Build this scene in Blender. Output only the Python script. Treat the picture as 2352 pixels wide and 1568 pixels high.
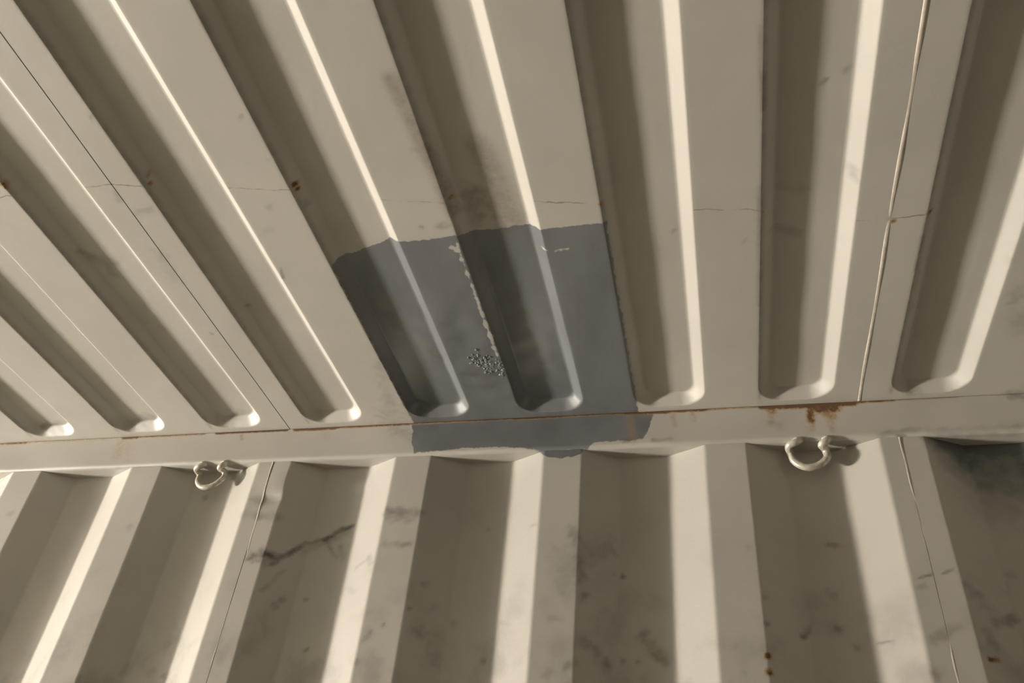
import bpy, bmesh, math, random
import numpy as np
from mathutils import Vector
for o in list(bpy.data.objects):
    bpy.data.objects.remove(o)
SC = bpy.context.scene
COL = SC.collection
H = 2.39            # inside height of the container: ceiling sheet above the floor
XD = -8.9018        # open door end
XE = 3.135          # closed end
YB = -2.35          # opposite side wall

# ---------------------------------------------------------------- camera, light, exposure
cam = bpy.data.cameras.new('camera')
cam.sensor_width = 36.0
cam.lens = 36.0 * 1933.5 / 2352
cam.clip_start = 0.02
camo = bpy.data.objects.new('camera', cam)
COL.objects.link(camo)
camo.location = (0.78885, -1.24065, H - 0.86694)
camo.rotation_euler = (2.25654, -0.08703, 0.21167)
SC.camera = camo

w = bpy.data.worlds.new('world')
SC.world = w
w.use_nodes = True
wb = w.node_tree.nodes['Background']
wb.inputs[0].default_value = (0.80, 0.86, 0.95, 1)
wb.inputs[1].default_value = 0.6

def area(name, loc, rot, sx, sy, power, color):
    l = bpy.data.lights.new(name, 'AREA')
    l.shape = 'RECTANGLE'
    l.size, l.size_y = sx, sy
    l.energy = power
    l.color = color
    o = bpy.data.objects.new(name, l)
    COL.objects.link(o)
    o.location, o.rotation_euler = loc, rot
    return o
# daylight from the open doors at the left end: the sunlit floor at the doorway throws its light up along the roof
area('sunlit_floor_bounce', (-8.75, -1.82, 0.015), (math.pi, 0, 0), 2.1, 0.5, 7600, (1.0, 0.92, 0.82))

vs = SC.view_settings
vs.view_transform = 'Standard'
vs.look = 'None'
vs.exposure = 0.0
vs.gamma = 1.0
vs.use_curve_mapping = False

# ---------------------------------------------------------------- wear marks: (surface, kind, strength, radius mm, path in mm)
# surface C = ceiling (x, y), R = rail (x, z), W = wall (x, z); kind D dirt, B brown dirt, R rust, G grey overspray
MARKS = [
    ('C', 'D', 0.7, 2.0, [(44, -729), (37, -724), (38, -720)]),
    ('C', 'D', 0.8, 2.7, [(47, -703)]),
    ('C', 'D', 0.5, 2.9, [(57, -621), (53, -616)]),
    ('C', 'D', 0.5, 2.3, [(43, -869)]),
    ('C', 'D', 0.4, 3.2, [(238, -694), (242, -696)]),
    ('C', 'D', 0.3, 2.7, [(246, -624)]),
    ('C', 'D', 0.45, 8.0, [(-144, -483), (-129, -469), (-107, -459)]),
    ('C', 'D', 0.4, 7.2, [(-120, -459), (-123, -434)]),
    ('C', 'D', 0.25, 10.1, [(-4, -483), (-5, -455), (-9, -426)]),
    ('C', 'D', 0.7, 3.0, [(-16, -292)]),
    ('C', 'D', 0.6, 2.8, [(71, -336), (65, -332)]),
    ('C', 'D', 0.25, 3.9, [(184, -504), (197, -504)]),
    ('C', 'D', 0.35, 4.7, [(3, -562), (35, -566)]),
    ('C', 'D', 0.3, 4.6, [(-5, -588), (-2, -604)]),
    ('C', 'D', 0.6, 2.7, [(949, -623), (954, -629)]),
    ('C', 'D', 0.4, 3.2, [(974, -634), (977, -641)]),
    ('C', 'D', 0.4, 3.5, [(764, -410), (766, -414)]),
    ('C', 'D', 0.3, 2.1, [(856, -391), (862, -403)]),
    ('C', 'D', 0.5, 3.6, [(416, -481)]),
    ('C', 'D', 0.45, 5.1, [(440, -479), (456, -481)]),
    ('C', 'D', 0.35, 5.1, [(449, -612), (452, -609)]),
    ('C', 'D', 0.4, 3.4, [(461, -716), (463, -711)]),
    ('C', 'D', 0.12, 5.1, [(454, -718), (455, -687)]),
    ('C', 'B', 0.55, 9.1, [(450, -718), (457, -640), (466, -561), (468, -498)]),
    ('C', 'B', 0.5, 15.2, [(527, -595), (536, -536), (545, -463)]),
    ('C', 'B', 0.5, 13.7, [(513, -516), (534, -455)]),
    ('C', 'D', 0.5, 9.6, [(494, -526), (493, -470)]),
    ('C', 'B', 0.5, 3.7, [(880, -655), (882, -610)]),
    ('C', 'B', 0.35, 2.5, [(876, -718), (877, -658)]),
    ('C', 'B', 0.3, 3.2, [(877, -490), (879, -262)]),
    ('C', 'D', 0.25, 6.4, [(905, -473), (939, -464)]),
    ('C', 'D', 0.25, 6.9, [(899, -400), (931, -387)]),
    ('C', 'D', 0.35, 9.0, [(1232, -230), (1235, -258)]),
    ('C', 'D', 0.3, 5.6, [(1212, -313)]),
    ('C', 'D', 0.25, 15.4, [(1247, -200), (1260, -160)]),
    ('C', 'D', 0.3, 4.9, [(992, -499), (995, -484)]),
    ('C', 'D', 0.7, 2.5, [(174, -425), (167, -405)]),
    ('C', 'D', 0.3, 2.6, [(374, -605)]),
    ('C', 'D', 0.25, 5.9, [(211, -547)]),
    ('C', 'D', 0.4, 3.6, [(262, -544), (263, -537)]),
    ('C', 'D', 0.3, 13.9, [(254, -175), (226, -46)]),
    ('C', 'D', 0.5, 5.4, [(257, -58)]),
    ('C', 'D', 0.25, 33.6, [(221, -18), (229, 27)]),
    ('C', 'D', 0.25, 5.3, [(391, -271), (402, -273)]),
    ('C', 'D', 0.9, 6.3, [(299, -287), (301, -268), (303, -251)]),
    ('C', 'D', 0.6, 3.9, [(389, -140), (415, -132), (454, -133)]),
    ('C', 'D', 0.4, 4.0, [(384, -106), (430, -98)]),
    ('C', 'D', 0.5, 5.8, [(340, -184), (352, -170)]),
    ('C', 'D', 0.5, 11.0, [(-541, -29), (-513, -32)]),
    ('C', 'D', 0.4, 11.7, [(-336, -28), (-293, -40)]),
    ('C', 'D', 0.4, 7.4, [(-125, -18), (-88, -45)]),
    ('C', 'D', 0.4, 13.1, [(271, -35), (296, -4)]),
    ('C', 'D', 0.35, 14.5, [(1285, 3), (1295, 1)]),
    ('C', 'D', 0.3, 9.2, [(1122, -18), (1133, -15)]),
    ('C', 'D', 0.3, 3.3, [(1091, -409), (1098, -217)]),
    ('C', 'B', 0.4, 3.4, [(1090, -373), (1091, -310)]),
    ('C', 'R', 0.8, 5.5, [(-163, -639)]),
    ('C', 'R', 0.8, 3.2, [(-164, -633)]),
    ('C', 'R', 0.5, 2.9, [(54, -618)]),
    ('C', 'R', 0.8, 3.0, [(52, -606)]),
    ('C', 'R', 1, 4.2, [(261, -576)]),
    ('C', 'R', 0.9, 3.5, [(261, -568)]),
    ('C', 'R', 0.9, 3.4, [(471, -523)]),
    ('C', 'R', 0.8, 3.3, [(672, -488)]),
    ('C', 'R', 0.5, 2.6, [(883, -444)]),
    ('C', 'R', 0.8, 4.0, [(1049, -408)]),
    ('C', 'R', 0.8, 3.9, [(1094, -416)]),
    ('R', 'R', 0.7899999999999999, 4.3, [(-671, -1), (-605, -1)]),
    ('R', 'R', 0.5025, 4.3, [(-605, -1), (-385, -1)]),
    ('R', 'R', 1.1925, 4.4, [(-370, -1), (-339, -1)]),
    ('R', 'R', 0.6749999999999999, 4.0, [(-335, -1), (-186, -1)]),
    ('R', 'R', 1.1925, 4.2, [(-157, -1), (-6, -1)]),
    ('R', 'R', 1.2, 5.0, [(13, -1), (95, -1)]),
    ('R', 'R', 0.9049999999999999, 3.9, [(95, -1), (245, -1)]),
    ('R', 'R', 0.7899999999999999, 3.4, [(245, -1), (701, -1)]),
    ('R', 'R', 1.135, 3.6, [(448, -1), (537, -1)]),
    ('R', 'R', 1.135, 5.1, [(655, -1), (724, -1)]),
    ('R', 'R', 1.02, 4.2, [(724, -1), (792, -1)]),
    ('R', 'R', 0.6749999999999999, 3.3, [(792, -1), (887, -1)]),
    ('R', 'R', 1.2, 6.5, [(887, -1), (908, -1)]),
    ('R', 'R', 1.2, 7.3, [(916, -1), (1035, -1)]),
    ('R', 'R', 0.7899999999999999, 3.9, [(1035, -1), (1097, -1)]),
    ('R', 'R', 0.44499999999999995, 3.1, [(1097, -1), (1196, -1)]),
    ('R', 'R', 0.9, 6.4, [(965, -3), (963, -35)]),
    ('R', 'R', 0.45, 5.5, [(964, -30), (963, -52)]),
    ('R', 'R', 1.0, 11.1, [(978, -9), (1002, -10)]),
    ('R', 'R', 0.6, 9.4, [(987, -18), (996, -28)]),
    ('R', 'R', 0.35, 7.8, [(993, -28), (994, -54)]),
    ('R', 'R', 0.7, 7.3, [(897, -4), (903, -13)]),
    ('R', 'R', 0.4, 6.4, [(900, -13), (899, -35)]),
    ('R', 'R', 0.25, 7.0, [(955, -52), (955, -69)]),
    ('R', 'R', 0.35, 13.3, [(-374, -2), (-366, -44)]),
    ('R', 'R', 0.25, 15.5, [(-369, -2), (-331, -55)]),
    ('R', 'R', 0.5, 4.1, [(-101, -10), (-97, -19)]),
    ('R', 'R', 0.35, 6.7, [(735, -8), (738, -31)]),
    ('R', 'R', 0.35, 8.5, [(659, -13), (667, -59)]),
    ('R', 'R', 0.35, 5.8, [(769, -5), (770, -24)]),
    ('R', 'R', 0.25, 11.7, [(75, -10), (82, -20)]),
    ('R', 'D', 0.35, 7.1, [(901, -37), (911, -43)]),
    ('R', 'D', 0.7, 2.2, [(1089, -68), (1102, -71)]),
    ('R', 'D', 0.4, 4.5, [(1064, -68), (1125, -61)]),
    ('R', 'D', 0.5, 5.9, [(1276, -8), (1293, -7)]),
    ('R', 'D', 0.35, 5.9, [(1137, -67), (1277, -66)]),
    ('R', 'D', 0.3, 9.4, [(218, -12), (255, -29)]),
    ('R', 'D', 0.5, 3.2, [(700, -62), (730, -60)]),
    ('R', 'D', 0.7, 3.3, [(648, -60), (659, -59)]),
    ('W', 'D', 0.5, 7.6, [(236, -184), (293, -188)]),
    ('W', 'D', 0.3, 8.4, [(242, -194), (282, -196)]),
    ('W', 'D', 0.4, 4.8, [(244, -246), (287, -247)]),
    ('W', 'D', 0.25, 8.2, [(-44, -181), (28, -187)]),
    ('W', 'D', 0.4, 6.3, [(-16, -186), (24, -190)]),
    ('W', 'D', 0.75, 7.8, [(-1, -266), (17, -257), (34, -264)]),
    ('W', 'D', 0.85, 4.2, [(38, -277), (51, -259), (66, -243), (79, -228)]),
    ('W', 'D', 0.6, 3.5, [(79, -228), (111, -218)]),
    ('W', 'D', 0.8, 4.3, [(111, -218), (126, -213), (136, -202), (158, -195)]),
    ('W', 'D', 0.35, 8.6, [(78, -239), (153, -204)]),
    ('W', 'D', 0.4, 3.4, [(117, -223), (132, -242), (144, -254)]),
    ('W', 'D', 0.6, 5.1, [(37, -276), (50, -259)]),
    ('W', 'D', 0.4, 6.9, [(-2, -259), (25, -276)]),
    ('W', 'D', 0.4, 4.2, [(145, -232), (157, -257)]),
    ('W', 'D', 0.4, 4.0, [(214, -266), (223, -278)]),
    ('W', 'D', 0.3, 2.4, [(189, -279), (207, -270)]),
    ('W', 'D', 0.2, 3.9, [(185, -316), (197, -324)]),
    ('W', 'D', 0.3, 3.4, [(56, -284), (35, -324)]),
    ('W', 'D', 0.8, 4.0, [(104, -331)]),
    ('W', 'D', 0.5, 4.9, [(66, -334)]),
    ('W', 'D', 0.4, 5.6, [(58, -347)]),
    ('W', 'D', 0.8, 3.8, [(128, -415)]),
    ('W', 'D', 0.35, 4.2, [(235, -445)]),
    ('W', 'D', 0.7, 3.6, [(268, -387)]),
    ('W', 'D', 0.45, 5.8, [(247, -397)]),
    ('W', 'D', 0.4, 5.8, [(242, -407)]),
    ('W', 'D', 0.6, 5.4, [(322, -314)]),
    ('W', 'D', 0.5, 3.7, [(305, -357)]),
    ('W', 'D', 0.3, 6.7, [(342, -347)]),
    ('W', 'D', 0.3, 5.8, [(375, -372)]),
    ('W', 'D', 0.25, 10.2, [(323, -390)]),
    ('W', 'D', 0.25, 9.8, [(351, -431)]),
    ('W', 'D', 0.5, 4.1, [(429, -430)]),
    ('W', 'D', 0.9, 3.6, [(646, -293)]),
    ('W', 'D', 0.4, 2.9, [(630, -290)]),
    ('W', 'D', 0.35, 4.0, [(413, -205)]),
    ('W', 'D', 0.7, 3.9, [(669, -428)]),
    ('W', 'D', 0.6, 4.9, [(589, -335)]),
    ('W', 'D', 0.35, 7.0, [(586, -339)]),
    ('W', 'D', 0.4, 6.4, [(537, -459)]),
    ('W', 'D', 0.5, 7.8, [(573, -444)]),
    ('W', 'D', 0.4, 6.5, [(622, -433)]),
    ('W', 'D', 0.4, 5.8, [(645, -427)]),
    ('W', 'D', 0.4, 5.3, [(605, -414)]),
    ('W', 'D', 0.12, 16.4, [(385, -182)]),
    ('W', 'D', 0.7, 5.0, [(910, -388)]),
    ('W', 'D', 0.4, 5.7, [(915, -378)]),
    ('W', 'D', 0.6, 5.6, [(958, -378)]),
    ('W', 'D', 0.55, 5.5, [(980, -403)]),
    ('W', 'D', 0.6, 3.2, [(857, -380)]),
    ('W', 'D', 0.4, 3.3, [(860, -339)]),
    ('W', 'D', 0.3, 7.5, [(873, -404)]),
    ('W', 'D', 0.25, 9.1, [(956, -325)]),
    ('W', 'D', 0.35, 6.3, [(1207, -293)]),
    ('W', 'D', 0.5, 5.6, [(1151, -332)]),
    ('W', 'D', 0.3, 4.8, [(842, -260)]),
    ('W', 'D', 0.4, 5.6, [(1069, -450)]),
    ('W', 'D', 0.2, 5.7, [(1175, -436)]),
    ('W', 'D', 0.5, 5.9, [(-157, -127)]),
    ('W', 'D', 0.3, 6.4, [(-556, -169)]),
    ('W', 'D', 0.35, 5.8, [(-274, -203)]),
    ('W', 'D', 0.4, 6.2, [(-114, -462)]),
    ('W', 'D', 0.4, 4.7, [(-111, -465)]),
    ('W', 'D', 0.4, 9.1, [(568, -227), (579, -265), (578, -310)]),
    ('W', 'D', 0.25, 16.3, [(616, -247), (588, -273)]),
    ('W', 'D', 0.45, 8.0, [(676, -387), (690, -407), (706, -423)]),
    ('W', 'D', 0.3, 6.7, [(588, -408), (612, -417)]),
    ('W', 'D', 0.25, 4.1, [(538, -374), (555, -376)]),
    ('W', 'D', 0.25, 17.5, [(550, -274), (560, -318)]),
    ('W', 'D', 0.3, 2.1, [(455, -371), (470, -378)]),
    ('W', 'D', 0.3, 2.3, [(496, -213), (504, -214)]),
    ('W', 'D', 0.6, 1.9, [(1074, -312), (1093, -308)]),
    ('W', 'D', 0.6, 1.9, [(1110, -305), (1124, -300)]),
    ('W', 'D', 0.35, 3.7, [(1075, -327), (1081, -324)]),
    ('W', 'D', 0.45, 1.8, [(1009, -397), (1028, -399)]),
    ('W', 'D', 0.3, 5.9, [(1073, -403), (1110, -384)]),
    ('W', 'D', 0.45, 7.2, [(1164, -370), (1192, -361)]),
    ('W', 'D', 0.3, 8.7, [(1141, -326), (1166, -364)]),
    ('W', 'D', 0.35, 7.1, [(1149, -389), (1153, -407)]),
    ('W', 'D', 0.4, 4.1, [(965, -242), (974, -246)]),
    ('W', 'R', 0.3, 4.1, [(972, -241), (984, -246)]),
    ('W', 'R', 0.95, 4.9, [(854, -427)]),
    ('W', 'R', 0.9, 5.4, [(853, -449)]),
    ('W', 'R', 0.8, 4.0, [(1141, -426), (1152, -425)]),
    ('W', 'R', 0.35, 2.8, [(1074, -450)]),
    ('W', 'G', 0.95, 15.0, [(1150, -61), (1287, -63)]),
    ('W', 'G', 0.8, 19.2, [(1159, -80), (1208, -92)]),
    ('W', 'G', 0.45, 18.7, [(1168, -112), (1192, -133)]),
    ('W', 'G', 1.0, 25.3, [(1162, -68), (1283, -77)]),
    ('W', 'G', 0.8, 32.5, [(1193, -101), (1273, -116)]),
    ('W', 'G', 0.6, 28.2, [(1211, -134), (1263, -151)]),
    ('W', 'D', 0.8, 2.2, [(1202, -77), (1213, -69), (1221, -67)]),
    ('W', 'D', 0.8, 2.2, [(1246, -69), (1270, -73), (1284, -68)]),
    ('W', 'G', 0.35, 48.3, [(1230, -157)]),
    ('W', 'R', 0.9, 3.0, [(-85, -68), (-58, -56)]),
    ('W', 'R', 0.7, 2.8, [(188, -71), (205, -63)]),
    ('W', 'R', 0.5, 3.4, [(-643, -81), (-634, -73)]),
    ('W', 'R', 0.5, 2.1, [(-318, -70), (-278, -70)]),
    ('W', 'R', 0.35, 6.9, [(-75, -73), (-60, -67)]),
]

# ---------------------------------------------------------------- helpers
def tag(o, label=None, cat=None, kind=None, group=None):
    if label: o['label'] = label
    if cat: o['category'] = cat
    if kind: o['kind'] = kind
    if group: o['group'] = group
    return o

def empty(name, loc=(0, 0, 0)):
    o = bpy.data.objects.new(name, None)
    COL.objects.link(o)
    o.location = loc
    return o

def link(name, me, mat=None, parent=None):
    o = bpy.data.objects.new(name, me)
    COL.objects.link(o)
    if mat and not me.materials: me.materials.append(mat)
    if parent: o.parent = parent
    return o

def seg_dist(px, py, path):
    pts = [(a / 1000., b / 1000.) for a, b in path]
    if len(pts) == 1: pts = pts * 2
    best = np.full(px.shape, 1e9)
    for (ax, ay), (bx, by) in zip(pts[:-1], pts[1:]):
        vx, vy = bx - ax, by - ay
        L = vx * vx + vy * vy
        t = np.clip(((px - ax) * vx + (py - ay) * vy) / L, 0, 1) if L > 1e-12 else 0.0
        best = np.minimum(best, np.hypot(px - ax - t * vx, py - ay - t * vy))
    return best

def sstep(a, b, x):
    t = np.clip((x - a) / (b - a), 0, 1)
    return t * t * (3 - 2 * t)

def mark_fields(surface, u, v):
    f = {k: np.zeros(u.shape) for k in 'DBRG'}
    for s, k, st, r, path in MARKS:
        if s != surface: continue
        r = r / 1000.
        m = r * 2.2
        xs = [p[0] / 1000. for p in path]; ys = [p[1] / 1000. for p in path]
        idx = np.nonzero((u > min(xs) - m) & (u < max(xs) + m) & (v > min(ys) - m) & (v < max(ys) + m))[0]
        if len(idx) == 0: continue
        a, b = u[idx], v[idx]
        if k in 'DG' and r > 0.0015:   # smears have uneven edges
            q = 0.35 if k == 'D' else 0.1
            a, b = a + q * r * np.sin(b * 260 + 3 * np.sin(a * 140)), b + q * r * np.sin(a * 230 + 2 * np.sin(b * 170))
            w8 = 1.0 if k == 'G' else 0.8 + 0.2 * np.sin(a * 75 + 2 * np.sin(b * 60))
        else: w8 = 1.0
        d = seg_dist(a, b, path)
        f[k][idx] = np.maximum(f[k][idx], st * w8 * (1 - sstep(0.25 * r, 1.9 * r, d)))
    return f

def grid_mesh(name, P, nx, ny, attrs=None, sharp=None, flip=False):
    """P (ny*nx, 3) on a regular grid -> smooth quad mesh with float point attributes"""
    i = np.arange(ny - 1)[:, None] * nx + np.arange(nx - 1)[None, :]
    q = np.stack([i, i + 1, i + nx + 1, i + nx], -1).reshape(-1, 4)
    if flip: q = q[:, ::-1]
    me = bpy.data.meshes.new(name)
    me.vertices.add(len(P)); me.vertices.foreach_set('co', np.ascontiguousarray(P, dtype=np.float32).ravel())
    nq = len(q)
    me.loops.add(nq * 4); me.loops.foreach_set('vertex_index', q.astype(np.int32).ravel())
    me.polygons.add(nq)
    me.polygons.foreach_set('loop_start', np.arange(0, nq * 4, 4, dtype=np.int32))
    me.update(calc_edges=True)
    me.polygons.foreach_set('use_smooth', np.ones(nq, dtype=bool))
    for k, a in (attrs or {}).items():
        at = me.attributes.new(k, 'FLOAT', 'POINT')
        at.data.foreach_set('value', np.ascontiguousarray(a, dtype=np.float32).ravel())
    if sharp: me.set_sharp_from_angle(angle=math.radians(sharp))
    return me

def bm_mesh(name, bm, smooth=None):
    bmesh.ops.recalc_face_normals(bm, faces=bm.faces[:])
    me = bpy.data.meshes.new(name)
    bm.to_mesh(me); bm.free()
    if smooth is not None:
        for p in me.polygons: p.use_smooth = True
        me.set_sharp_from_angle(angle=math.radians(smooth))
    return me

def add_box(bm, x0, x1, y0, y1, z0, z1, bev=0):
    r = bmesh.ops.create_cube(bm, size=1)
    for v in r['verts']:
        v.co = Vector(((x0 + x1) / 2 + v.co.x * (x1 - x0), (y0 + y1) / 2 + v.co.y * (y1 - y0), (z0 + z1) / 2 + v.co.z * (z1 - z0)))
    if bev:
        es = list({e for v in r['verts'] for e in v.link_edges})
        bmesh.ops.bevel(bm, geom=es, offset=bev, segments=2, affect='EDGES', profile=0.6)

def smooth_path(pts, n=6):
    P = [Vector(p) for p in pts]
    out = []
    for i in range(len(P) - 1):
        p0, p1, p2, p3 = P[max(i - 1, 0)], P[i], P[i + 1], P[min(i + 2, len(P) - 1)]
        for k in range(n):
            t = k / n
            out.append(0.5 * ((2 * p1) + (p2 - p0) * t + (2 * p0 - 5 * p1 + 4 * p2 - p3) * t * t + (3 * p1 - p0 - 3 * p2 + p3) * t ** 3))
    out.append(P[-1])
    return out

def add_tube(bm, path, r, n=16):
    rings = []
    up = Vector((0, 1, 0))
    for i, p in enumerate(path):
        d = (path[min(i + 1, len(path) - 1)] - path[max(i - 1, 0)]).normalized()
        a = d.cross(up)
        a = a.normalized() if a.length > 1e-5 else Vector((1, 0, 0))
        b = d.cross(a).normalized()
        up = (up - d * up.dot(d)).normalized() if (up - d * up.dot(d)).length > 1e-4 else up
        rr = r[i] if isinstance(r, (list, tuple)) else r
        rings.append([bm.verts.new(p + (a * math.cos(2 * math.pi * k / n) + b * math.sin(2 * math.pi * k / n)) * rr) for k in range(n)])
    for A, B in zip(rings[:-1], rings[1:]):
        for k in range(n):
            bm.faces.new((A[k], A[(k + 1) % n], B[(k + 1) % n], B[k]))
    bm.faces.new(rings[0]); bm.faces.new(rings[-1])

# ---------------------------------------------------------------- materials
class NT:
    def __init__(s, name):
        s.m = bpy.data.materials.new(name); s.m.use_nodes = True
        s.t = s.m.node_tree; s.b = s.t.nodes['Principled BSDF']
    def n(s, typ, **kw):
        nd = s.t.nodes.new(typ)
        for k, v in kw.items(): setattr(nd, k, v)
        return nd
    def put(s, sock, v):
        if isinstance(v, (int, float)): sock.default_value = v
        elif isinstance(v, tuple): sock.default_value = v if len(v) == 4 or sock.type == 'VECTOR' else v + (1,)
        else: s.t.links.new(v, sock)
    def math(s, op, a, b=0.0, c=0.0, clamp=False):
        nd = s.n('ShaderNodeMath', operation=op, use_clamp=clamp)
        s.put(nd.inputs[0], a); s.put(nd.inputs[1], b); s.put(nd.inputs[2], c)
        return nd.outputs[0]
    def attr(s, name): return s.n('ShaderNodeAttribute', attribute_name=name).outputs['Fac']
    def coord(s): return s.n('ShaderNodeTexCoord').outputs['Object']
    def noise(s, scale, detail=4, rough=0.6, stretch=None):
        v = s.coord()
        if stretch:
            mp = s.n('ShaderNodeMapping'); s.put(mp.inputs['Vector'], v); mp.inputs['Scale'].default_value = stretch
            v = mp.outputs[0]
        nd = s.n('ShaderNodeTexNoise'); s.put(nd.inputs['Vector'], v)
        nd.inputs['Scale'].default_value = scale; nd.inputs['Detail'].default_value = detail; nd.inputs['Roughness'].default_value = rough
        return nd.outputs[0]
    def ramp(s, f, a, b):   # smoothstep a..b -> 0..1
        nd = s.n('ShaderNodeMapRange', interpolation_type='SMOOTHSTEP')
        s.put(nd.inputs['Value'], f); nd.inputs['From Min'].default_value = a; nd.inputs['From Max'].default_value = b
        return nd.outputs[0]
    def mix(s, f, a, b):
        nd = s.n('ShaderNodeMix', data_type='RGBA')
        s.put(nd.inputs[0], f); s.put(nd.inputs[6], a); s.put(nd.inputs[7], b)
        return nd.outputs[2]
    def mixf(s, f, a, b):
        nd = s.n('ShaderNodeMix', data_type='FLOAT')
        s.put(nd.inputs[0], f); s.put(nd.inputs[2], a); s.put(nd.inputs[3], b)
        return nd.outputs[0]

PAINT_A = (0.41, 0.392, 0.350)
PAINT_B = (0.375, 0.357, 0.318)
PATCH_A = (0.140, 0.146, 0.150)
PATCH_B = (0.112, 0.116, 0.119)

def painted_steel(name, wall=False):
    k = NT(name)
    big = k.noise(3.2, 5, 0.6)
    mid = k.noise(26, 5, 0.65)
    fine = k.noise(180, 3, 0.6)
    huge = k.noise(1.1, 2, 0.5)
    base = k.mix(k.ramp(big, 0.3, 0.7), PAINT_A, PAINT_B)
    base = k.mix(k.math('MULTIPLY', k.ramp(mid, 0.55, 0.8), 0.16), base, (0.30, 0.27, 0.22))
    if wall:  # handling grime that has settled on the side wall
        z = k.n('ShaderNodeSeparateXYZ'); k.put(z.inputs[0], k.coord())
        low = k.ramp(z.outputs[2], -0.16, -0.50)
        blot = k.noise(13, 4, 0.55)
        gr = k.math('MULTIPLY', k.ramp(k.math('ADD', blot, k.math('MULTIPLY', low, 0.10)), 0.56, 0.78), k.math('MULTIPLY', low, 0.38))
        base = k.mix(gr, base, (0.13, 0.12, 0.10))
    # brush-painted repair in grey primer
    pf = k.math('ADD', k.attr('patch'), k.math('MULTIPLY', k.math('SUBTRACT', k.noise(70, 4, 0.6), 0.5), 0.012))
    pm = k.ramp(pf, -0.0012, 0.0012)
    pc = k.mix(k.ramp(k.noise(14, 5, 0.65, (1, 0.35, 1)), 0.35, 0.7), PATCH_A, PATCH_B)
    base = k.mix(pm, base, pc)
    # dirt with the dark rib-rim line, brown dirt, overspray
    def wear(base, attr, col, amt, grain, lo=0.55):
        a = k.math('MULTIPLY', k.attr(attr), k.mixf(k.ramp(grain, 0.3, 0.68), lo, 1.2))
        return k.mix(k.math('MULTIPLY', a, amt, clamp=True), base, col)
    base = wear(base, 'dirt_and_rim', (0.060, 0.052, 0.040), 0.95, k.noise(42, 5, 0.65))
    base = wear(base, 'brown', (0.10, 0.066, 0.040), 0.80, k.noise(60, 4, 0.7))
    base = wear(base, 'grey', (0.052, 0.058, 0.053), 1.1, k.noise(30, 4, 0.6), 0.85)
    # hairline where the sheet was bent
    c = k.math('ABSOLUTE', k.math('ADD', k.attr('crease'), k.math('MULTIPLY', k.math('SUBTRACT', k.noise(45, 3), 0.5), 0.010)))
    cm = k.math('SUBTRACT', 1.0, k.ramp(c, 0.0003, 0.0016))
    cm = k.math('MULTIPLY', cm, k.ramp(k.noise(22, 3), 0.36, 0.60))
    base = k.mix(k.math('MULTIPLY', cm, 0.75), base, (0.13, 0.080, 0.035))
    # rust
    ra = k.attr('rust')
    rf = k.math('MULTIPLY', ra, k.mixf(k.ramp(k.noise(110, 4, 0.65), 0.3, 0.7), 0.7, 1.2), clamp=True)
    rc = k.mix(k.ramp(rf, 0.45, 0.95), (0.27, 0.140, 0.020), (0.085, 0.038, 0.009))
    base = k.mix(k.ramp(rf, 0.05, 0.85), base, rc)
    k.put(k.b.inputs['Base Color'], base)
    ro = k.mixf(pm, k.mixf(k.ramp(mid, 0.3, 0.7), 0.43, 0.50), 0.33)
    ro = k.mixf(k.ramp(rf, 0.1, 0.6), ro, 0.85)
    k.put(k.b.inputs['Roughness'], ro)
    k.b.inputs['Specular IOR Level'].default_value = 0.9
    bp = k.n('ShaderNodeBump'); bp.inputs['Strength'].default_value = 0.18; bp.inputs['Distance'].default_value = 0.0015
    k.put(bp.inputs['Height'], k.math('ADD', k.math('MULTIPLY', fine, 0.35), mid))
    k.put(k.b.inputs['Normal'], bp.outputs[0])
    return k.m

def simple(name, ca, cb, scale, rough=0.6, metal=0.0, stretch=None):
    k = NT(name)
    k.put(k.b.inputs['Base Color'], k.mix(k.ramp(k.noise(scale, 5, 0.65, stretch), 0.3, 0.7), ca, cb))
    k.b.inputs['Roughness'].default_value = rough; k.b.inputs['Metallic'].default_value = metal
    return k.m

M_CEIL = painted_steel('painted_roof_steel')
M_WALL = painted_steel('painted_wall_steel', True)
M_RAIL = painted_steel('painted_rail_steel')
M_RING = simple('silver_painted_steel', (0.60, 0.56, 0.47), (0.42, 0.39, 0.33), 120, 0.30, 0.35)
M_BEAD = simple('painted_sealant', (0.56, 0.51, 0.43), (0.44, 0.40, 0.34), 60, 0.5)
M_WELD = simple('primed_weld', (0.20, 0.20, 0.205), PATCH_A, 40, 0.22)
M_RUSTW = simple('rusty_weld', (0.20, 0.09, 0.025), (0.06, 0.03, 0.015), 200, 0.8)
M_FLOOR = simple('weathered_plywood', (0.38, 0.375, 0.31), (0.30, 0.295, 0.245), 9, 0.6, 0, (0.4, 3, 1))
M_STEEL = simple('grey_beige_frame_paint', PAINT_A, PAINT_B, 5, 0.5)
M_GROUND = simple('concrete_yard', (0.40, 0.38, 0.34), (0.30, 0.285, 0.26), 1.5, 0.9)

# ---------------------------------------------------------------- ceiling: pressed roof sheets
PITCH, RA, RB, DEP, SLW = 0.209, 0.04548, 0.16496, 0.0170, 0.0180
RIB_END, RIB_R, EDGE = -0.0135, 0.040, 0.0017
PATCH_TOP = [(0.2545, -0.424), (0.300, -0.432), (0.374, -0.457), (0.420, -0.456), (0.458, -0.459), (0.481, -0.449), (0.523, -0.447), (0.576, -0.454), (0.6725, -0.456)]
CREASE = [(-0.40, -0.62), (-0.046, -0.618), (0.003, -0.617), (0.045, -0.607), (0.18, -0.585), (0.252, -0.571), (0.381, -0.536), (0.467, -0.519), (0.586, -0.506), (0.6755, -0.489), (0.792, -0.462), (0.865, -0.454), (0.882, -0.446), (1.0016, -0.416), (1.042, -0.413), (1.095, -0.414), (1.5, -0.36)]

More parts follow.
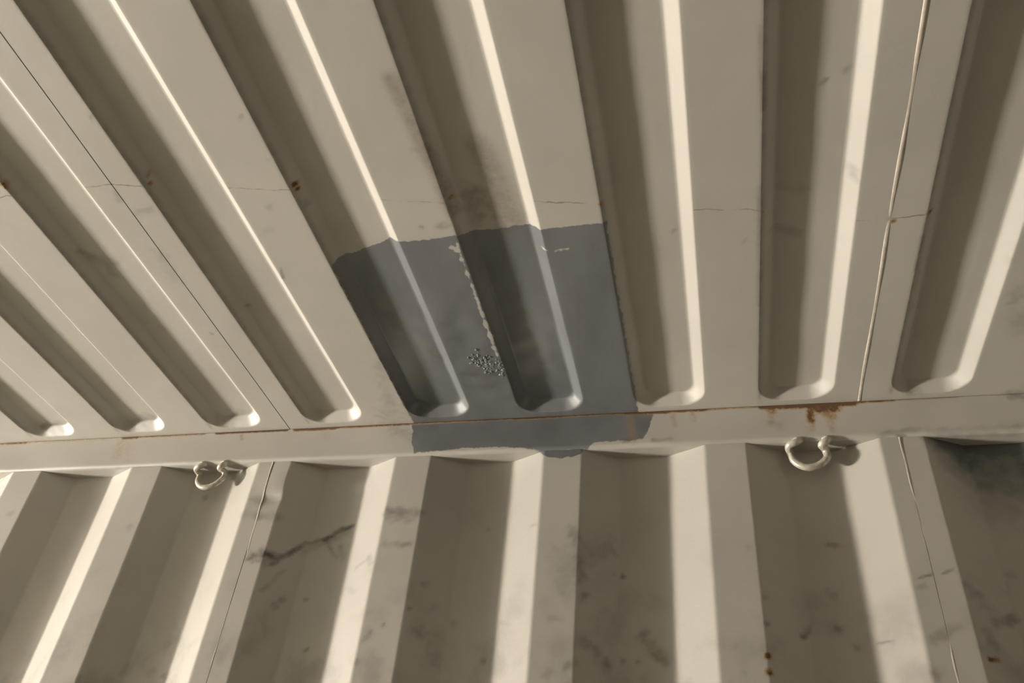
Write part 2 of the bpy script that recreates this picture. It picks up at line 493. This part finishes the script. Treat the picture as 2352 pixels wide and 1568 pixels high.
def rib_depth(x, y):
    """distance inside the rounded rib outline -> pressed depth (the rib is pushed upwards)"""
    k = np.floor(x / PITCH)
    xl = x - k * PITCH
    cx, hx = (RA + RB) / 2, (RB - RA) / 2
    y0, y1 = YB + 0.016, RIB_END
    cy, hy = (y0 + y1) / 2, (y1 - y0) / 2
    qx, qy = np.abs(xl - cx) - hx + RIB_R, np.abs(y - cy) - hy + RIB_R
    d = -(np.hypot(np.maximum(qx, 0), np.maximum(qy, 0)) + np.minimum(np.maximum(qx, qy), 0) - RIB_R)
    d = np.where(np.abs(d) < EDGE, (d + EDGE) ** 2 / (4 * EDGE), np.maximum(d, 0))   # rolled rim
    t = np.clip(d / SLW, 0, 1)
    # flank that is steepest at the rim and rounds off into the rib floor
    r = np.where(t < 0.82, t * 1.08, 1 - (1 - 0.8856) * ((1 - t) / 0.18) ** 1.6)
    return DEP * r

def axis(breaks):
    out = []
    for a, b, s in breaks:
        n = max(1, int(round((b - a) / s)))
        out += list(np.linspace(a, b, n, endpoint=False))
    return out + [breaks[-1][1]]

def roof_sheet(x0, x1, fine):
    br = []
    k0 = int(math.floor(x0 / PITCH + 1e-6)); k1 = int(math.ceil(x1 / PITCH - 1e-6))
    f = 1 if fine else 2.5
    for k in range(k0, k1):
        o = k * PITCH
        e = EDGE
        br += [(o, o + RA - e, 0.0035 * f), (o + RA - e, o + RA + e, 0.0008 * f), (o + RA + e, o + RA + SLW, 0.0020 * f), (o + RA + SLW, o + RB - SLW, 0.0035 * f),
               (o + RB - SLW, o + RB - e, 0.0020 * f), (o + RB - e, o + RB + e, 0.0008 * f), (o + RB + e, o + PITCH, 0.0035 * f)]
    xs = np.array(axis(br))
    xs = xs[(xs > x0 + 0.0012) & (xs < x1 - 0.0012)]
    xs = np.concatenate([[x0 + 0.0009], xs, [x1 - 0.0009]])
    if fine: ys = axis([(YB - 0.06, -1.0, 0.03), (-1.0, -0.060, 0.0036), (-0.060, -0.006, 0.0012), (-0.006, 0.0, 0.002), (0.0, 0.06, 0.02)])
    else: ys = axis([(YB - 0.06, YB + 0.08, 0.006), (YB + 0.08, -0.08, 0.06), (-0.08, 0.0, 0.005), (0.0, 0.06, 0.02)])
    ys = np.array(ys)
    X, Y = np.meshgrid(xs, ys)
    u, v = X.ravel(), Y.ravel()
    z = rib_depth(u, v)
    calm = sstep(0.0, -0.05, v)
    z = z + calm * (0.0002 * np.sin(u * 13 + 1.3 * np.sin(v * 5)) * np.sin(v * 9 + u * 3) + 0.0001 * np.sin(v * 31 + 2 * np.sin(u * 17)))
    # the repair is hammered and uneven
    hm = np.exp(-((u - 0.45) / 0.13) ** 4 - ((v + 0.17) / 0.16) ** 4)
    z = z + hm * calm * (0.0005 * np.sin(u * 71 + 2 * np.sin(v * 37)) * np.sin(v * 53 + 1.5 * np.sin(u * 29)) + 0.0002 * np.sin(v * 130 + u * 60))
    # side edges turned up, closing the seam with the next sheet
    nx, ny = len(xs), len(ys)
    Z = z.reshape(ny, nx)
    P = np.stack([X, Y, Z], -1)
    e0 = P[:, :1].copy(); e0[..., 2] += 0.006
    e1 = P[:, -1:].copy(); e1[..., 2] += 0.006
    e2 = e1.copy(); e2[..., 0] += 0.004
    P = np.concatenate([e0, P, e1, e2], 1)
    nx += 3
    P = P.reshape(-1, 3)
    u, v = P[:, 0], P[:, 1]
    at = {}
    if fine:
        f = mark_fields('C', u, v)
        # dark line in the colour along the left rim of each rib
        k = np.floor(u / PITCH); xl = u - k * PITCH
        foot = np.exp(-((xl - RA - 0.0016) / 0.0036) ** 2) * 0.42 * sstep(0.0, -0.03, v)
        dirt_and_rim = np.maximum(f['D'], foot)
        at = {'dirt_and_rim': dirt_and_rim, 'brown': f['B'], 'grey': f['G'], 'rust': f['R']}
        top = np.interp(u, [p[0] for p in PATCH_TOP], [p[1] for p in PATCH_TOP])
        pt = np.minimum(np.minimum(u - 0.2545, 0.675 - u), v - top)
        # bare old paint left along the foot of the second rib
        fl = seg_dist(u, v, [(459, -443), (457, -405), (459, -360), (458, -300), (459, -240), (459, -185)])
        wdt = 0.0014 + 0.0016 * sstep(-0.36, -0.26, v) + 0.0008 * np.sin(v * 210)
        pt = np.where(fl < 0.012, np.minimum(pt, fl - wdt), pt)
        fl = seg_dist(u, v, [(449, -437), (456, -428)])
        pt = np.where(fl < 0.02, np.minimum(pt, fl - 0.004), pt)
        fl = seg_dist(u, v, [(580, -415), (593, -410), (618, -414)])
        pt = np.where(fl < 0.012, np.minimum(pt, fl - 0.0012), pt)
        at['patch'] = np.clip(pt, -0.05, 0.05)
        cr = v - np.interp(u, [p[0] for p in CREASE], [p[1] for p in CREASE])
        at['crease'] = np.where((xl > RA - 0.001) & (xl < RB + 0.001), 0.05, np.clip(cr, -0.05, 0.05))
    else:
        at = {'patch': np.full(len(P), -0.05), 'crease': np.full(len(P), 0.05)}
    return grid_mesh('roof_sheet', P, nx, ny, at, sharp=40, flip=True)

ceiling = tag(empty('ceiling', (0, 0, H)), 'ribbed beige steel container roof with a grey primer repair', 'ceiling', 'structure')
coarse = roof_sheet(0, 1.045, False)
for k in range(-9, 3):
    x0 = k * 1.045
    if -1 <= k <= 1:
        link('roof_sheet', roof_sheet(x0, x0 + 1.045, True), M_CEIL, ceiling)
    elif k == -9:
        link('roof_sheet', roof_sheet(XD - 0.02, x0 + 1.045, False), M_CEIL, ceiling)
    else:
        link('roof_sheet', coarse, M_CEIL, ceiling).location.x = x0

def seam_bead(x, name):
    bm = bmesh.new()
    n, m = 170, 7
    rows = []
    for i in range(n + 1):
        y = YB + 0.01 + (-0.0006 - YB - 0.01) * i / n
        wv = 0.0005 * math.sin(y * 19)
        hw = 0.0031 + 0.0002 * math.sin(y * 47)
        hh = 0.0011 + 0.0002 * math.sin(y * 35 + 1)
        if abs(y + 0.412) < 0.006: hh *= 0.5
        rows.append([bm.verts.new((x + wv + hw * math.cos(math.pi * j / (m - 1)), y, 0.0005 - hh * math.sin(math.pi * j / (m - 1)))) for j in range(m)])
    for A, B in zip(rows[:-1], rows[1:]):
        for j in range(m - 1): bm.faces.new((A[j], A[j + 1], B[j + 1], B[j]))
    return tag(link(name, bm_mesh(name, bm, 60), M_BEAD, ceiling), 'raised pale sealant bead along a roof seam')
seam_bead(1.0445, 'sealant_bead')

# rough weld spatter in the middle of the repair
rnd = random.Random(4)
bm = bmesh.new()
for i in range(170):
    t = rnd.random()
    x = 0.418 + 0.048 * t + rnd.gauss(0, 0.005)
    y = -0.178 + 0.036 * t + rnd.gauss(0, 0.013)
    if x > 0.4635: x = 0.4635 - rnd.random() * 0.006
    r = 0.0010 + 0.0017 * rnd.random() ** 2
    g = bmesh.ops.create_icosphere(bm, subdivisions=2, radius=1)
    ax, ay = r * (0.7 + rnd.random()), r * (0.7 + 1.2 * rnd.random())
    an = rnd.random() * 3.14
    for v in g['verts']:
        n = 1 + 0.25 * math.sin(v.co.x * 4 + i) * math.sin(v.co.y * 5)
        a, b = v.co.x * ax * n, v.co.y * ay * n
        v.co = Vector((x + a * math.cos(an) - b * math.sin(an), y + a * math.sin(an) + b * math.cos(an), 0.0004 + v.co.z * r * 0.75))
o = link('weld_spatter', bm_mesh('weld_spatter', bm, 50), M_WELD, ceiling)
tag(o, 'lumpy grey weld spatter inside the repaired patch', kind='stuff')

# ---------------------------------------------------------------- top side rail (square tube with rounded lower edge)
RH, RW, RR = 0.0722, 0.060, 0.008
def rail_mesh(x0, x1, step, marks):
    prof = [(RW, -0.0005)]
    prof += [(y, -0.0005) for y in (0.03, 0.004, 0.0008)]
    prof += [(0.0, -0.0015)] + [(0.0, -0.0015 - (RH - RR - 0.0015) * i / 26) for i in range(1, 26)]
    prof += [(RR - RR * math.cos(a), -RH + RR - RR * math.sin(a)) for a in [math.pi / 2 * i / 8 for i in range(9)]]
    prof += [(0.012, -RH), (0.02, -RH), (0.03, -RH), (0.045, -RH), (RW - 0.004, -RH), (RW, -RH + 0.004), (RW, -0.0005)]
    xs = np.linspace(x0, x1, max(2, int((x1 - x0) / step)))
    Pr = np.array(prof)
    nx, ny = len(xs), len(Pr)
    P = np.zeros((ny, nx, 3))
    P[..., 0] = xs[None]; P[..., 1] = Pr[:, None, 0]; P[..., 2] = Pr[:, None, 1]
    P = P.reshape(-1, 3)
    u, v = P[:, 0], P[:, 2]
    P[:, 1] += np.where((P[:, 1] < 0.03) & (v < -0.002), 0.0004 * np.sin(u * 9) + 0.0003 * np.sin(u * 27 + v * 30), 0)
    at = {'patch': np.full(len(P), -0.05), 'crease': np.full(len(P), 0.05)}
    if marks:
        f = mark_fields('R', u, v)
        w8 = (P[:, 1] < 0.012)
        at.update({'dirt_and_rim': f['D'] * w8, 'brown': f['B'] * w8, 'grey': f['G'] * w8, 'rust': f['R'] * w8})
        lo = np.interp(u, [0.245, 0.27, 0.36, 0.45, 0.50, 0.585, 0.60, 0.70], [-0.064, -0.0675, -0.0605, -0.063, -0.072, -0.072, -0.060, -0.058])
        pt = np.minimum(np.minimum(u - np.interp(v, [-0.07, -0.045, -0.02, 0], [0.268, 0.258, 0.256, 0.250]), np.interp(v, [-0.06, -0.045, 0], [0.682, 0.690, 0.704]) - u), v - lo)
        at['patch'] = np.clip(np.where(w8, pt, -0.05), -0.05, 0.05)
    return grid_mesh('side_rail', P, nx, ny, at, sharp=35, flip=True)
trim_1 = tag(link('trim_1', rail_mesh(XD, XE, 0.0035, True), M_RAIL), 'top side rail, beige square tube with rust along its upper edge', 'rail', 'structure')
trim_1.location = (0, 0, H)
me = rail_mesh(XD, XE, 0.5, False)
trim_2 = tag(link('trim_2', me, M_RAIL), 'opposite top side rail behind the camera', 'rail', 'structure')
trim_2.location = (XD + XE, YB, H); trim_2.rotation_euler = (0, 0, math.pi)

# ---------------------------------------------------------------- side walls: trapezoidal corrugated sheets
WP, W0 = 0.27747, -0.32435
WIN, WSL, WD, WY = 0.069, 0.0632, 0.0320, 0.004
SEAM0, PANEL = -0.0145, 4 * WP
def wall_prof(x):
    t = np.mod(x - W0, WP)          # 0..WIN inner flat, then slope away, outer flat, slope back
    out = WP - WIN - 2 * WSL
    kx = [0, WIN, WIN + WSL, WIN + WSL + out, WP]
    ky = [0, 0, WD, WD, 0]
    return WY + np.interp(t, kx, ky)

def wall_sheet(x0, x1, fine):
    kx = []
    n0 = int(math.floor((x0 - W0) / WP)) - 1
    st = 0.0042 if fine else 0.02
    for n in range(n0, n0 + 8):
        b = W0 + n * WP
        o = WP - WIN - 2 * WSL
        for a, c in ((0, WIN), (WIN, WIN + WSL), (WIN + WSL, WIN + WSL + o), (WIN + WSL + o, WP)):
            m = max(2, int((c - a - 0.008) / st))
            kx += list(b + np.linspace(a + 0.004, c - 0.004, m)) + [b + c - 0.0016, b + c + 0.0016]
    xs = np.array(sorted(kx)); xs = xs[(xs > x0 + 0.0015) & (xs < x1 - 0.0015)]
    xs = np.concatenate([[x0 + 0.0006], xs, [x1 - 0.0006]])
    zs = np.array(axis([(-H + 0.02, -0.56, 0.06), (-0.56, -0.0715, 0.0034)]) if fine else axis([(-H + 0.02, -0.0715, 0.2)]))
    X, Z = np.meshgrid(xs, zs)
    Y = wall_prof(X)
    u, v = X.ravel(), Z.ravel()
    Y = Y + 0.0007 * np.sin(X * 11 + 2 * np.sin(Z * 7)) * np.sin(Z * 13 + X * 5)
    # dent in the inner flat below the rail beside the bent lashing ring
    Y = Y + 0.004 * np.exp(-((X - 0.004) / 0.03) ** 2 - ((Z + 0.150) / 0.012) ** 2) - 0.0022 * np.exp(-((X - 0.004) / 0.035) ** 2 - ((Z + 0.115) / 0.03) ** 2)
    P = np.stack([X, Y, Z], -1)
    e0 = P[:, :1].copy(); e0[..., 1] += 0.005
    e1 = P[:, -1:].copy(); e1[..., 1] += 0.005
    e2 = e1.copy(); e2[..., 0] += 0.003
    P = np.concatenate([e0, P, e1, e2], 1)
    ny, nx = P.shape[:2]
    P = P.reshape(-1, 3)
    u, v = P[:, 0], P[:, 2]
    at = {'patch': np.full(len(P), -0.05), 'crease': np.full(len(P), 0.05)}
    if fine:
        f = mark_fields('W', u, v)
        at.update({'dirt_and_rim': f['D'], 'brown': f['B'], 'grey': f['G'], 'rust': f['R']})
        f['D'] *= 1.3
        at['dirt_and_rim'] = f['D']
        q = np.hypot((u - 0.540) / 0.040, (v + 0.071) / 0.017)
        at['patch'] = np.where(P[:, 1] < 0.012, np.clip((1 - q) * 0.016, -0.05, 0.05), -0.05)
    return grid_mesh('wall_sheet', P, nx, ny, at, sharp=20)

wall_back = tag(empty('wall_back', (0, 0, H)), 'corrugated beige steel side wall below the top rail', 'wall', 'structure')
wc = wall_sheet(SEAM0 - 3 * PANEL, SEAM0 - 2 * PANEL, False)
for k in range(-8, 3):
    a, b = SEAM0 + k * PANEL, SEAM0 + (k + 1) * PANEL
    if -1 <= k <= 1: link('wall_sheet', wall_sheet(a, b, True), M_WALL, wall_back)
    elif b > XE: link('wall_sheet', wall_sheet(a, XE, False), M_WALL, wall_back)
    else: link('wall_sheet', wc, M_WALL, wall_back).location.x = (k + 3) * PANEL
# vertical weld ridges over the sheet joints
def weld_ridge(x, amp):
    bm = bmesh.new()
    rows = []
    n = 150
    for i in range(n + 1):
        z = -0.0716 - 2.28 * (i / n) ** 1.6
        xx = x + amp * math.sin(z * 16) + 0.0004 * math.sin(z * 90)
        yy = float(wall_prof(np.array([xx]))[0])
        yy += 0.004 * math.exp(-((xx - 0.004) / 0.03) ** 2 - ((z + 0.150) / 0.012) ** 2) - 0.0022 * math.exp(-((xx - 0.004) / 0.035) ** 2 - ((z + 0.115) / 0.03) ** 2)
        hw, hh = 0.0016, 0.0004 + 0.0002 * math.sin(z * 70)
        rows.append([bm.verts.new((xx + hw * math.cos(math.pi * j / 6), yy + 0.0003 - hh * math.sin(math.pi * j / 6), z)) for j in range(7)])
    for A, B in zip(rows[:-1], rows[1:]):
        for j in range(6): bm.faces.new((A[j], A[j + 1], B[j + 1], B[j]))
    return link('weld_ridge', bm_mesh('weld_ridge', bm, 60), M_BEAD, wall_back)
weld_ridge(SEAM0, 0.002)
weld_ridge(SEAM0 + PANEL, 0.001)

wall_front = tag(empty('wall_front', (XD + XE, YB, H)), 'opposite corrugated side wall behind the camera', 'wall', 'structure')
wall_front.rotation_euler = (0, 0, math.pi)
for k in range(-8, 3):
    a, b = SEAM0 + k * PANEL, SEAM0 + (k + 1) * PANEL
    if b > XE: link('wall_sheet', wall_sheet(a, XE, False), M_WALL, wall_front)
    else: link('wall_sheet', wc, M_WALL, wall_front).location.x = (k + 3) * PANEL

# ---------------------------------------------------------------- floor, ends, yard (outside the frame, they close the room)
bm = bmesh.new()
for i in range(10):
    a = XD + (XE - XD) * i / 10; b = XD + (XE - XD) * (i + 1) / 10
    add_box(bm, a + 0.001, b - 0.001, YB - 0.005, 0.005, -0.028, 0.0)
tag(link('floor', bm_mesh('floor', bm), M_FLOOR), 'weathered grey plywood container floor', 'floor', 'structure')
bm = bmesh.new(); add_box(bm, XE, XE + 0.04, YB - 0.06, 0.06, -0.03, H + 0.03)
for i in range(8):
    y = YB + 0.15 + i * 0.29
    add_box(bm, XE - 0.03, XE, y, y + 0.10, 0.05, H - 0.08, 0.012)
tag(link('wall_right', bm_mesh('wall_right', bm), M_STEEL), 'closed end wall of the container', 'wall', 'structure')
bm = bmesh.new()
add_box(bm, XD - 0.09, XD, YB - 0.06, YB + 0.03, -0.03, H + 0.03)
add_box(bm, XD - 0.09, XD, -0.03, 0.06, -0.03, H + 0.03)
add_box(bm, XD - 0.09, XD, YB - 0.06, 0.06, H - 0.10, H + 0.03)
add_box(bm, XD - 0.09, XD, YB - 0.06, 0.06, -0.10, 0.0)
tag(link('door_1', bm_mesh('door_1', bm), M_STEEL), 'open container doorway frame at the left end', 'doorway', 'structure')
bm = bmesh.new(); add_box(bm, XD - 40, XE + 40, -42, 40, -0.30, -0.12)
tag(link('ground', bm_mesh('ground', bm), M_GROUND), 'concrete yard outside the container', 'ground', 'structure')

# ---------------------------------------------------------------- lashing rings welded under the rail
def lashing_ring(label, pts, rad):
    t = empty('lashing_ring', (pts[0][0], pts[0][1], H + pts[0][2]))
    tag(t, label, 'ring', group='lashing rings under the top rail')
    c = Vector(pts[0])
    path = [p - c for p in smooth_path(pts, 8)]
    for _ in range(10):   # take the kinks out of the bar
        path = [path[0]] + [(path[i - 1] + path[i] * 2 + path[i + 1]) / 4 for i in range(1, len(path) - 1)] + [path[-1]]
    bm = bmesh.new(); add_tube(bm, path, rad, 18)
    link('bent_bar', bm_mesh('bent_bar', bm, 50), M_RING, t)
    for p in (path[9], path[-10]):
        bm = bmesh.new()
        g = bmesh.ops.create_icosphere(bm, subdivisions=3, radius=1)
        for v in g['verts']:
            n = 1 + 0.12 * math.sin(7 * v.co.x + 3) * math.sin(6 * v.co.z)
            v.co = p + Vector((v.co.x * 0.0095 * n, v.co.y * 0.0080 * n + 0.003, v.co.z * 0.0050 * n + 0.0035))
        link('weld_bead', bm_mesh('weld_bead', bm, 50), M_BEAD, t)
    return t
RING = [(0.9425, 0.0085, -0.0650), (0.9375, 0.0030, -0.0730), (0.9300, 0.0020, -0.0770), (0.9217, 0.0076, -0.0790), (0.9240, 0.0200, -0.0830), (0.9262, 0.0200, -0.0905), (0.9275, 0.0176, -0.1005), (0.9370, 0.0155, -0.1115), (0.9509, 0.0148, -0.1165), (0.9680, 0.0148, -0.1120),
        (0.9805, 0.0150, -0.1000), (0.9815, 0.0186, -0.0885), (0.9790, 0.0150, -0.0810), (0.9730, 0.0069, -0.0800), (0.9785, 0.0020, -0.0770), (0.9840, 0.0030, -0.0725), (0.9870, 0.0085, -0.0650)]
lashing_ring('U-shaped silver lashing ring under the rail, below the widest rust stain', RING, 0.0062)
lashing_ring('silver lashing ring seen at a slant under the rail, left of the grey primer patch', [(x - 1.102, y, z) for x, y, z in RING], 0.0056)
